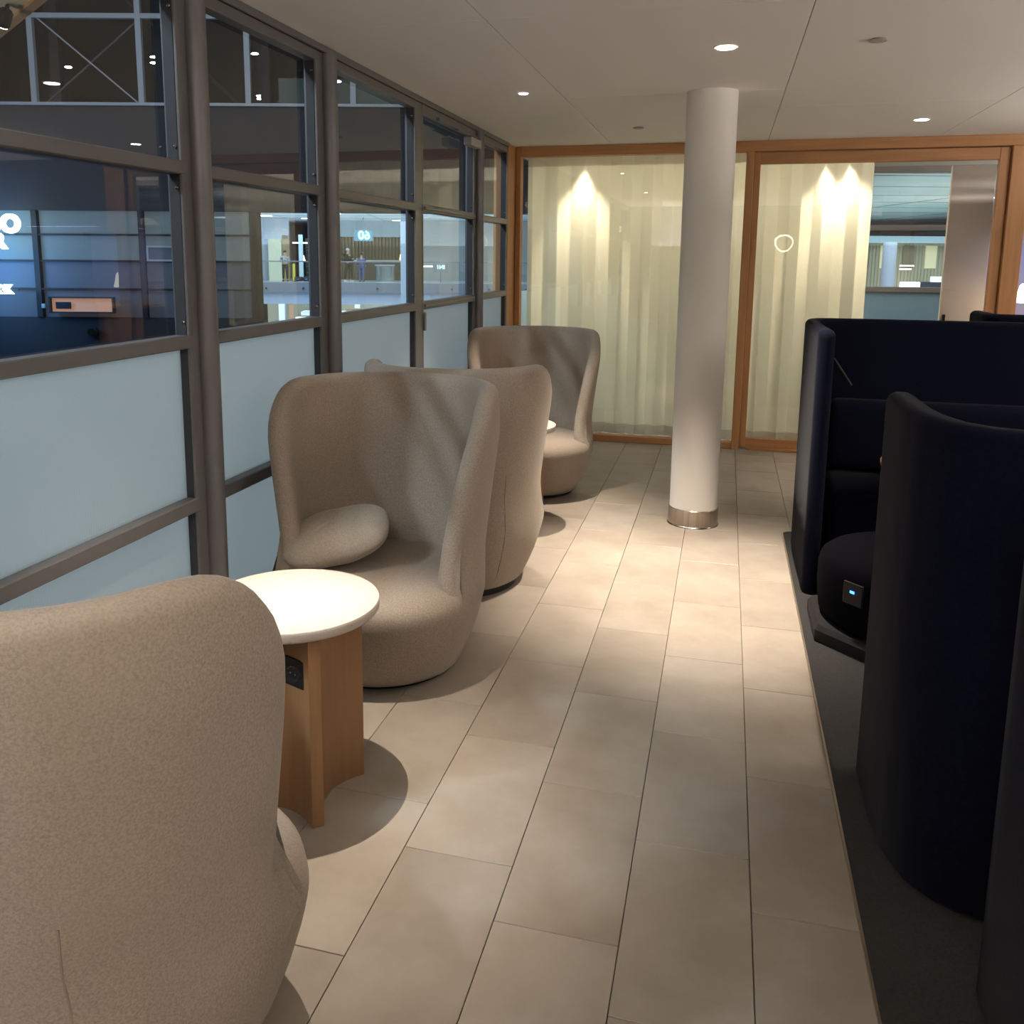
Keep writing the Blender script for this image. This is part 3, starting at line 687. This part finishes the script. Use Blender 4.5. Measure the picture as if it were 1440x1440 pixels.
# blue sign
m_neon = emis('blue_neon', (.50, .80, 1), 9)
sg = far('neon_sign', 'glowing blue and white sign cut off by the left edge of the photograph', 'sign', -10.25, 19.4)
text('sign_letters', 'OO', .50, m_neon, (.04, 0, 2.20), (R(90), 0, 0), sg, .03, bold=.03)
text('sign_letters', 'OR', .42, m_neon, (-.20, 0, 1.84), (R(90), 0, 0), sg, .03, bold=.03)
text('sign_letters', 'TERK', .24, m_neon, (-.12, 0, .82), (R(90), 0, 0), sg, .03, bold=.02)
obj('sign_rail', box(-1.6, .30, .06, .10, 1.98, 2.02), m_slate, sg); obj('sign_rail', box(-1.6, .30, .06, .10, .80, .84), m_slate, sg)
lamp('sign_glow', 'AREA', at(-11.0, 18.7, 1.5), 80, (.12, .42, 1), 1.2, to=at(-9.8, 20, 1.2))
# gallery glazing above
gg = far('gallery_glazing', 'white steel glazing grid with a cross brace above the dark bulkhead', 'glazing', 0, 20.2)
for u in (-14.3, -11.97, -9.66, -7.34, -5.03, -2.76, -.45, 1.86, 4.2): obj('upright', box(u-.06, u+.06, -.06, .06, 4.79, 9.5), m_edge, gg)
obj('crossbar', box(-16, 8, -.05, .05, 6.56, 6.66), m_edge, gg)
obj('brace', tube([(-9.55, 0, 6.6), (-7.42, 0, 4.82)], .018, 6), m_edge, gg); obj('brace', tube([(-9.45, .05, 4.82), (-7.42, .05, 6.5)], .018, 6), mat('dull_brace', (.16, .17, .18), .6), gg)
obj('inner_post_row', (lambda bm: ([add_box(bm, u+.14, u+.34, .5, .7, 4.8, 9.5) for u in (-11.97, -9.66, -7.34, -5.03)], bm)[1])(bmesh.new()), m_slate, gg)
hall = tag(obj('roof_hall', box(-22, 24, 34, 34.4, 3.9, 18), mat('dark_roof', (.06, .07, .075), .8)), 'dark roof hall wall seen through the gallery glazing', 'building')
hall.rotation_euler = (0, 0, UV)
rf = thing('roof_structure', 'dark trussed roof above the gallery glazing', 'roof', (0, 0, 0), UV)
obj('roof_deck', box(-22, 24, 21, 34, 12.2, 12.4), m_slate, rf)
for k, (a, b) in enumerate(((-14, -8), (-9, -4), (-4, 2), (-12, -3), (1, 6))):
    obj('truss', tube([(a, 31+k*.4, 12), (b, 31+k*.4, 6.5)], .07, 6), mat('truss_grey', (.10, .11, .12), .6), rf)
obj('gallery_floor', box(-22, 24, 20.5, 34, 4.5, 4.7), m_slate, rf)
obj('green_wall', box(-6.5, 1, 30, 30.1, 4.7, 7.2), mat('green_grey', (.08, .115, .115), .7, emit=(.3, .45, .45), estr=.03), rf)
m_spot = emis('cold_spot', (.85, .95, 1), 26)
hs = [(-9.15, 5.61), (-8.9, 5.56), (-9.17, 5.52), (-7.05, 5.78), (-7.05, 5.66), (-4.87, 5.86), (-4.68, 5.76), (-4.79, 4.99), (-4.78, 4.93), (-3.1, 5.3), (-2.5, 5.38), (-2.52, 5.29)]
hl = ['left of the cold spotlight trio behind the cross brace', 'right of the cold spotlight trio behind the cross brace', 'lowest of the cold spotlight trio behind the cross brace', 'upper of the cold spotlight pair left of the nearest round post', 'lower of the cold spotlight pair left of the nearest round post',
      'upper left cold spotlight high in the narrow window bay', 'upper right cold spotlight high in the narrow window bay', 'upper of the two cold spotlights just above the bulkhead cap', 'lower of the two cold spotlights just above the bulkhead cap', 'cold spotlight left of the upright above the 60 sign', 'upper cold spotlight right of the upright above the 60 sign', 'lower cold spotlight right of the upright above the 60 sign']
for k, (u, z) in enumerate(hs):
    s = 29.0/20.2
    o = tag(obj('hall_spotlight', lathe([(.07, -.02), (.10, 0), (.07, .03), (.001, .04)], 12), m_spot), hl[k], 'spotlight', 'cold spotlights in the roof hall')
    o.location = at(u*s, 29.0, 1.576+(z-1.576)*s); o.scale = (1.2, 1, .8)
# kiosk canopy with its spotlight, upper left corner
kc = far('kiosk_canopy', 'cream canopy edge with an orange rim in the upper left corner', 'canopy', -4.9, 8.0, 3.72)
obj('canopy_soffit', prism([(1.944, -.944), (-.618, 2.17), (-4.2, 1.5), (-4.2, -3.5), (1.9, -3.5)], 0, .05), mat('cream_canopy', (.80, .70, .54), .6), kc)
obj('canopy_rim', prism([(1.99, -.92), (-.58, 2.21), (-.66, 2.17), (1.91, -.96)], -.03, .06), mat('orange_wood', (.62, .38, .18), .6), kc)
ks = far('canopy_spotlight', 'black cylinder spotlight with a white lens under the cream canopy', 'spotlight', -4.17, 8.25, 3.60)
ks.rotation_euler = (R(25), R(35), UV)
obj('lamp_body', lathe([(.055, -.06), (.06, -.05), (.06, .07), (.045, .09)], 20), m_black, ks, True)
obj('lamp_lens', lathe([(.05, -.066), (.001, -.067)], 20), m_lens, ks); obj('bracket', box(-.012, .012, -.012, .012, .09, .14), m_black, ks)

lamp('canopy_fill', 'AREA', at(-5.6, 7.2, 2.4), 16, WARM, .6, rot=(PI, 0, 0))  # unseen light added to brighten the canopy soffit

# concourse across, upper floor
fc = thing('floor_far', 'pale concourse floor with grey and blue fascias and a glass balustrade across the atrium', None, (0, 0, 0), UV, kind='structure')
fcc = thing('ceiling_far', 'pale teal concourse ceiling across the atrium', None, (0, 0, 0), UV, kind='structure')
fcw = thing('wall_far', 'walls, slatted panelling and shelving at the back of the concourse', None, (0, 0, 0), UV, kind='structure')
obj('floor_slab', box(-14, 10, 47.5, 62, -.05, .22), m_fl, fc)
obj('edge_fascia', box(-14, 10, 47.3, 47.5, -.30, .20), m_gf, fc)
obj('lower_fascia', box(-14, 10, 47.6, 47.8, -.93, -.30), m_lb, fc)
obj('lower_floor', box(-16, 12, 40, 70, -3.3, -3.2), m_fl, fc)
obj('suspended_ceiling', box(-16, 26, 22, 75, 3.62, 3.72), mat('concourse_ceiling', (.42, .52, .56), .35, noise=((.6, 3, 1), (.32, .44, .48), .3, .7, 3)), fcc)
bmj = bmesh.new()
for k in range(12): add_box(bmj, -16, 26, 22.5+k*3.4, 22.54+k*3.4, 3.61, 3.625)
for u in (-10.5, -5.5, -.5, 4.5, 15.5, 20.5): add_box(bmj, u, u+.05, 22, 64, 3.605, 3.625)
obj('ceiling_joints', bmj, mat('joint_grey', (.24, .30, .33), .6), fcc)
obj('side_wall', box(-12.2, -11.9, 47.6, 62, .2, 3.6), m_lb, fcw)
obj('glow_door', box(-11.66, -10.95, 50.0, 50.1, .22, 2.5), emis('door_glow', (.72, 1, .90), .75), fcw)
obj('wood_jamb', box(-10.85, -10.5, 49.8, 50.1, .22, 2.7), mat('jamb_wood', (.45, .33, .18), .6), fcw)
obj('door_lintel', box(-11.9, -10.5, 49.8, 50.1, 2.5, 3.6), m_fl, fcw)
obj('balustrade_glass', (lambda bm: (bm.faces.new([bm.verts.new(p) for p in ((-14, 47.45, .2), (10, 47.45, .2), (10, 47.45, 1.28), (-14, 47.45, 1.28))]), bm)[1])(bmesh.new()), m_glass, fc)
obj('handrail', box(-14, 10, 47.4, 47.5, 1.27, 1.33), m_gf, fc)
for k in range(12): obj('glass_clamp', vdisc(.06, .06, 47.24, 47.30, 12), m_slate, fc).location = (-11.2+k*1.95, 0, -.10)
m_slatw = mat('brown_slats', (.11, .095, .07), .6)
obj('slat_wall_back', box(-8.6, -3.6, 54.0, 54.2, .22, 2.75), m_slatw, fcw)
bmx = bmesh.new()
for k in range(25): add_box(bmx, -8.55+k*.2, -8.45+k*.2, 53.85, 54.0, .22, 2.75)
sw = obj('slats', bmx, mat('olive_slats', (.19, .17, .12), .6), fcw)
obj('slat_soffit', box(-9.2, 4, 53.2, 54.4, 2.72, 3.62), mat('blue_soffit', (.33, .45, .50), .5), fcw)
obj('shop_counter', box(-7.2, -3.8, 52.2, 52.8, .22, 1.30), m_slatw, fcw)
obj('shop_counter_top', box(-7.25, -3.75, 52.1, 52.9, 1.30, 1.37), mat('counter_white', (.7, .68, .62), .4), fcw)
obj('shelving_back', box(-10.3, -8.7, 53.6, 53.8, .22, 2.6), mat('shelf_dark', (.08, .085, .08), .6), fcw)
for z in (.6, .95, 1.9, 2.05): obj('shelf', box(-10.2, -8.75, 53.2, 53.6, z, z+.04), mat('shelf_olive', (.35, .36, .22), .6), fcw)
obj('lit_shelf', box(-10.0, -8.75, 53.1, 53.25, 1.38, 1.52), emis('shelf_glow', (1, .92, .65), 1.6), fcw)
obj('right_wall', box(-3.6, 6, 52, 52.2, .22, 3.6), mat('concourse_wall', (.42, .46, .46), .6), fcw)
tag(obj('light_strip', box(-3.30, -2.2, -.02, .02, 1.0, 1.08), emis('strip_white', (1, 1, 1), 3)), 'thin white lit strip right of the concourse column', 'light strip').location = at(0, 51.6)
bpy.data.objects['light_strip'].rotation_euler = (0, 0, UV)
cc = far('concourse_column', 'pale blue round column beside the steel drum across the atrium', 'column', -3.62, 45.2, -3.2)
obj('shaft', lathe([(.33, 0), (.33, 6.7)], 28), mat('blue_white_paint', (.56, .66, .76), .5), cc, True)
cy = far('steel_drum', 'tall brushed steel cylinder behind the balustrade across the atrium', 'cylinder', -5.28, 50.4, .22)
obj('drum_body', lathe([(.52, 0), (.52, .82), (.50, .84)], 32), mat('drum_steel', (.55, .66, .68), .25, metal=.8), cy, True)
obj('drum_rim', lathe([(.55, .84), (.56, .86), (.56, .90), (.54, .92)], 32), m_edge, cy, True)
wl = far('gantry', 'white lit gantry frame above the yellow posts across the atrium', 'frame', -9.4, 49.2, .22)
obj('crossbeam', box(-.75, .75, -.04, .04, 2.02, 2.10), emis('frame_white', (.9, 1, 1), 2.2), wl)
obj('upright', box(-.42, -.20, -.05, .05, 0, 2.5), mat('frame_blue', (.50, .72, .82), .5, emit=(.6, .85, 1), estr=.35), wl)
for u, l in ((-9.95, 'yellow bollard post left of the suitcases across the atrium'), (-8.93, 'bright yellow bollard post right of the suitcases across the atrium')):
    o = far('bollard', l, 'post', u, 48.4, .22, 'yellow posts on the concourse'); obj('post', box(-.06, .06, -.06, .06, 0, .95, .01), mat('yellow_paint', (.75, .72, .06), .5, emit=(1, .95, .1), estr=.15), o); obj('foot', box(-.1, .1, -.1, .1, 0, .03), m_slate, o)
for u, l in ((-9.67, 'dark blue suitcase lying left, between the yellow posts'), (-9.24, 'black suitcase lying right, between the yellow posts')):
    o = far('suitcase', l, 'suitcase', u, 48.2, .22, 'suitcases on the concourse'); obj('shell', box(-.20, .20, -.15, .15, .03, .27, .04, 2), mat('case_dark', (.03, .045, .08), .5), o, True); obj('handle', box(-.06, .06, -.17, -.15, .13, .16, .005), m_edge, o)
fl_ = far('floor_lamp', 'small warm glowing lamp behind the gantry frame across the atrium', 'lamp', -10.0, 51.0, .22)
obj('shade', lathe([(.20, 1.05), (.10, 1.4)], 16), emis('lamp_warm', (1, .78, .5), 3.5), fl_); obj('stem', lathe([(.12, 0), (.12, .03), (.02, .04), (.02, 1.05)], 12), m_slate, fl_)
tag(obj('candle_lamp', lathe([(.09, 0), (.10, .1), (.05, .34), (.001, .4)], 16), emis('lamp_warm_small', (1, .75, .45), 3)), 'small warm lamp on the counter left of the concourse column', 'lamp').location = at(-4.55, 52.4, 1.375)
# ceiling lights of the concourse
m_pl = emis('panel_light', (.9, 1, 1), 6)
pll = ['white panel light above and left of the mirrored 60 sign', 'white panel light right of the mirrored 60 sign', 'farther white panel light right of the mirrored 60 sign', 'white panel light over the person in pale grey', 'white panel light over the glowing doorway', 'white panel light beside the head of the concourse column', 'farther white panel light over the gantry frame', 'nearest white panel light left of the mirrored 60 sign', 'left white panel light in the glazed door leaf', 'nearer white panel light in the glazed door leaf', 'left white panel light beyond the sliding door', 'middle white panel light beyond the sliding door', 'white panel light near the beige partition edge', 'nearest white panel light beyond the sliding door', 'farthest white panel light beyond the sliding door', 'white panel light at the far left of the concourse ceiling']
for k, (u, v) in enumerate(((-7.0, 44), (-4.9, 40), (-4.7, 52), (-9.2, 42), (-11.0, 47), (-2.2, 38), (-9.5, 50), (-7.2, 36), (.2, 46), (-.6, 35), (16.6, 30), (19.3, 36), (20.7, 34), (21.5, 24), (17.6, 44), (-13.5, 50))):
    o = tag(obj('panel_light', box(-.28, .28, -.1, .1, -.03, 0, .01), m_pl), pll[k], 'ceiling light', 'panel lights in the concourse ceiling'); o.location = at(u, v, 3.62); o.rotation_euler = (0, 0, UV)
# gate sign, seen from behind
gs = far('gate_sign', 'hanging cyan gate sign reading 60, seen mirrored from behind', 'sign', -6.15, 47.9, 2.66)
text('sign_number', '60', .62, emis('cyan_digits', (.25, .85, 1), 5), (.05, 0, 0), (R(90), 0, 0), gs, .02, mirror=True, bold=.015)
obj('sign_board', box(-.5, .5, .05, .10, -.28, .28), mat('sign_blue', (.16, .30, .36), .5), gs); obj('hanger', box(-.02, .02, .06, .09, .28, .95), m_gf, gs)
fs = far('info_screen', 'small cyan lit information screen low behind the balustrade, seen mirrored', 'screen', -2.1, 48.6, .98)
text('screen_text', 'IN1', .30, emis('cyan_text', (.6, .95, 1), 4), (0, -.03, .05), (R(90), 0, 0), fs, .01, mirror=True)
obj('screen_panel', box(-.42, .38, 0, .05, -.22, .24), mat('screen_grey', (.25, .32, .34), .5), fs); obj('stand', box(-.03, .03, .02, .05, -.76, -.22), m_gf, fs)
# lower floor pieces
kio = far('kiosk_roof', 'brown timber kiosk roof low behind the window sill', 'kiosk', -5.3, 42, -1.0)
obj('roof', prism([(-.95, -.3), (.95, -.3), (1.1, .4), (-.75, .5)], .02, .16), mat('kiosk_wood', (.42, .28, .20), .6), kio); obj('roof_slope', prism([(-.65, -.5), (.35, -.5), (.55, -.3), (-.95, -.3)], -.12, .10), mat('kiosk_wood_pale', (.55, .40, .28), .6), kio)
obj('body', box(-.7, .7, -.3, .4, -2.2, .02), m_gf, kio)
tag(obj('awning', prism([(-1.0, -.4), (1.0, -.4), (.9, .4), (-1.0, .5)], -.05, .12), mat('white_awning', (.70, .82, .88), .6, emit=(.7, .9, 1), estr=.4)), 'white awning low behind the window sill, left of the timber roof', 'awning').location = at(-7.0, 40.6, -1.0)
obj('awning_leg', box(-.05, .05, -.05, .05, -2.2, -.05), m_gf, bpy.data.objects['awning'])
bpy.data.objects['awning'].rotation_euler = (0, 0, UV)
ls = far('lower_shop', 'lit lower storey shopfront under the pale blue fascia', 'shop', -9.6, 52, -3.2)
obj('shop_back', box(-3, 8, 1.4, 1.6, 0, 2.2), mat('shop_grey', (.30, .32, .28), .6), ls)
for x, w, mm in ((-1.9, .35, m_lb), (-.1, .25, m_edge), (.65, .20, m_lb), (2.5, .3, m_lb)): obj('shop_pier', box(x-w/2, x+w/2, .2, .5, 0, 2.2), mm, ls)
obj('poster', box(-1.45, -1.15, .0, .05, 1.1, 2.0, .01), mat('poster_brown', (.22, .13, .10), .6), ls)
obj('shop_counter', box(-1.0, 2.2, -.4, .1, .0, 1.3, .02), mat('counter_pale', (.75, .82, .80), .5, emit=(.8, 1, .95), estr=.25), ls)
# right-hand concourse seen through the sliding door
rc = thing('far_shop', 'timber slatted shopfront seen through the open part of the sliding door', 'shop', (0, 0, 0), UV)
m_bei = mat('beige_slat', (.46, .40, .27), .6)
obj('shop_wall', box(14.5, 25, 41, 41.2, .2, 2.35), m_bei, rc)
obj('shop_soffit', box(14.5, 25, 40.2, 41.2, 2.33, 2.62), mat('soffit_blue', (.42, .52, .58), .5), rc)
for k in range(9):
    u = 16.3+k*1.02; obj('wall_niche', box(u-.26, u+.26, 40.93, 41.0, 1.2, 2.22, .02), mat('niche_glow', (.62, .56, .36), .6, emit=(1, .88, .5), estr=.32) if k % 2 == 0 else mat('niche_brown', (.26, .19, .11), .6), rc)
bmx = bmesh.new()
for k in range(70): add_box(bmx, 14.6+k*.15, 14.64+k*.15, 40.96, 41.0, .3, 2.3)
obj('slats', bmx, mat('slat_tan', (.41, .35, .23), .6), rc)
obj('lit_counter', box(18.75, 19.5, 39.9, 40.3, .30, .62, .02), emis('counter_glow', (.85, 1, .97), 2.4), rc)
obj('lit_counter', box(20.1, 21.2, 39.9, 40.3, .62, .86, .02), emis('counter_glow2', (.7, 1, .92), 2.0), rc)
obj('dark_counter', box(19.5, 21.3, 40.0, 40.4, .2, .62), m_slate, rc)
for a, b, z in ((17.95, 18.2, 1.24), (18.5, 19.1, 1.30), (18.5, 19.0, 1.16), (17.9, 18.15, 1.12)): obj('strip_light', box(a, b, 39.8, 39.86, z, z+.05), emis('strip_glow', (1, .97, .85), 6), rc)
obj('floor_slab', box(14, 26, 39.5, 41, 0, .2), m_fl, rc)
rcol = far('round_pillar', 'pale column before the timber shopfront beyond the sliding door', 'column', 17.62, 39.0, .2)
obj('shaft', lathe([(.28, 0), (.28, 2.13)], 28), mat('grey_white_paint', (.50, .53, .60), .5), rcol, True)

# ---------------------------------------------------------------- people across the atrium
def skin_mesh(name, joints, edges, m, parent, sub=2):
    me = bpy.data.meshes.new(name); me.from_pydata([j[0] for j in joints], edges, []); o = bpy.data.objects.new(name, me); link(o, parent)
    md = o.modifiers.new('skin', 'SKIN'); md.use_smooth_shade = True; sv = me.skin_vertices[0].data
    for v, j in zip(sv, joints): v.radius = j[1]; v.use_root = False
    sv[0].use_root = True
    sb = o.modifiers.new('sub', 'SUBSURF'); sb.levels = sub; sb.render_levels = sub
    me.materials.append(m); return o
def person(label, u, v, face, skin, top, leg, hair, scale=1., arm=0., bag=None, cap=None, stride=.06):
    t = far('person', label, 'person', u, v, .22, 'people on the concourse', rz=face); t.scale = (scale,)*3
    s = stride; a = arm
    J = [((0, 0, .96), (.14, .10)), ((0, 0, 1.15), (.13, .095)), ((0, .0, 1.36), (.16, .10)), ((0, 0, 1.47), (.055, .055)), ((0, -.01, 1.58), (.075, .085)), ((0, -.01, 1.68), (.07, .08)),
         ((.19, 0, 1.39), (.05, .05)), ((.245, .02, 1.13), (.04, .04)), ((.25, -.06-a, .93+a*.9), (.03, .03)), ((.25, -.09-a*1.2, .85+a*1.2), (.034, .018)),
         ((-.19, 0, 1.39), (.05, .05)), ((-.245, .02, 1.13), (.04, .04)), ((-.25, -.06-a, .93+a*.9), (.03, .03)), ((-.25, -.09-a*1.2, .85+a*1.2), (.034, .018)),
         ((.09, 0, .90), (.085, .085)), ((.10, -s, .50), (.058, .058)), ((.11, -s*.4, .09), (.036, .036)), ((.12, -s*.4-.14, .035), (.035, .025)),
         ((-.09, 0, .90), (.085, .085)), ((-.10, s, .50), (.058, .058)), ((-.11, s*1.4, .09), (.036, .036)), ((-.12, s*1.4-.14, .035), (.035, .025))]
    E = [(0, 1), (1, 2), (2, 3), (3, 4), (4, 5), (2, 6), (6, 7), (7, 8), (8, 9), (2, 10), (10, 11), (11, 12), (12, 13), (0, 14), (14, 15), (15, 16), (16, 17), (0, 18), (18, 19), (19, 20), (20, 21)]
    skin_mesh('body', J, E, skin, t)
    g_ = lambda i, k: (J[i][0], (J[i][1][0]+k, J[i][1][1]+k))
    skin_mesh('jacket', [((0, 0, .90), (.165, .13)), g_(1, .03), g_(2, .03), ((0, 0, 1.45), (.07, .065)), g_(6, .025), g_(7, .022), ((J[8][0][0], J[8][0][1], J[8][0][2]+.02), (.045, .045)), g_(10, .025), g_(11, .022), ((J[12][0][0], J[12][0][1], J[12][0][2]+.02), (.045, .045))],
              [(0, 1), (1, 2), (2, 3), (2, 4), (4, 5), (5, 6), (2, 7), (7, 8), (8, 9)], top, t)
    skin_mesh('trousers', [((0, 0, .96), (.15, .115)), g_(14, .018), g_(15, .022), ((J[16][0][0], J[16][0][1], .12), (.05, .05)), g_(18, .018), g_(19, .022), ((J[20][0][0], J[20][0][1], .12), (.05, .05))],
              [(0, 1), (1, 2), (2, 3), (0, 4), (4, 5), (5, 6)], leg, t)
    bm = bmesh.new(); bmesh.ops.create_uvsphere(bm, u_segments=16, v_segments=10, radius=.1)
    for v_ in bm.verts: v_.co = Vector((v_.co.x*.98, v_.co.y*1.08+.018, v_.co.z*.9 if v_.co.z > 0 else v_.co.z*.7))+Vector((0, 0, 1.675))
    obj('cap' if cap else 'hair', bm, cap or hair, t, True, 180)
    for i in (17, 21):
        x, y, z = J[i][0]; obj('shoe', box(x-.05, x+.05, y-.08, y+.18, 0, .085, .025, 2), bag[1] if bag and len(bag) > 1 else m_black, t, True)
    bm = bmesh.new(); bmesh.ops.create_uvsphere(bm, u_segments=8, v_segments=6, radius=.014)
    for v_ in bm.verts: v_.co += Vector((0, -.112, 1.62))
    obj('nose', bm, skin, t, True, 180)
    if bag and bag[0]: obj('backpack', box(-.16, .16, .12, .32, 1.0, 1.45, .06, 3), bag[0], t, True)
    return t
m_sk = mat('skin', (.58, .38, .28), .6); m_blk = mat('black_cloth', (.015, .015, .017), .9); m_gry = mat('grey_white_jacket', (.50, .52, .52), .9, noise=((9, 9, 9), (.12, .13, .13), .5, .6, 3))
m_blu = mat('blue_cloth', (.07, .13, .36), .9); m_dk = mat('dark_hair', (.02, .015, .012), .8); m_wcap = mat('pale_cap', (.62, .62, .60), .8); m_wsh = mat('white_shoe', (.7, .72, .72), .6)
person('person in a pale grey jacket, dark cap and black trousers standing at the balustrade', -10.46, 48.6, R(20), m_sk, m_gry, m_blk, m_dk, .94, .25, cap=m_blk, stride=.07)
person('person in black with a pale cap and backpack standing at the balustrade', -7.05, 48.5, R(75), m_sk, m_blk, m_blk, m_dk, 1.02, .30, bag=(m_blk, m_wsh), cap=m_wcap, stride=.12)
person('person in a dark coat half hidden behind the window post', -7.72, 48.8, R(200), m_sk, m_blk, m_blk, mat('fair_hair', (.45, .38, .28), .8), .80, .1)
person('person in blue clothes seen from behind beside the steel drum', -6.40, 49.0, R(185), m_sk, m_blu, m_blu, m_dk, .88, .05)
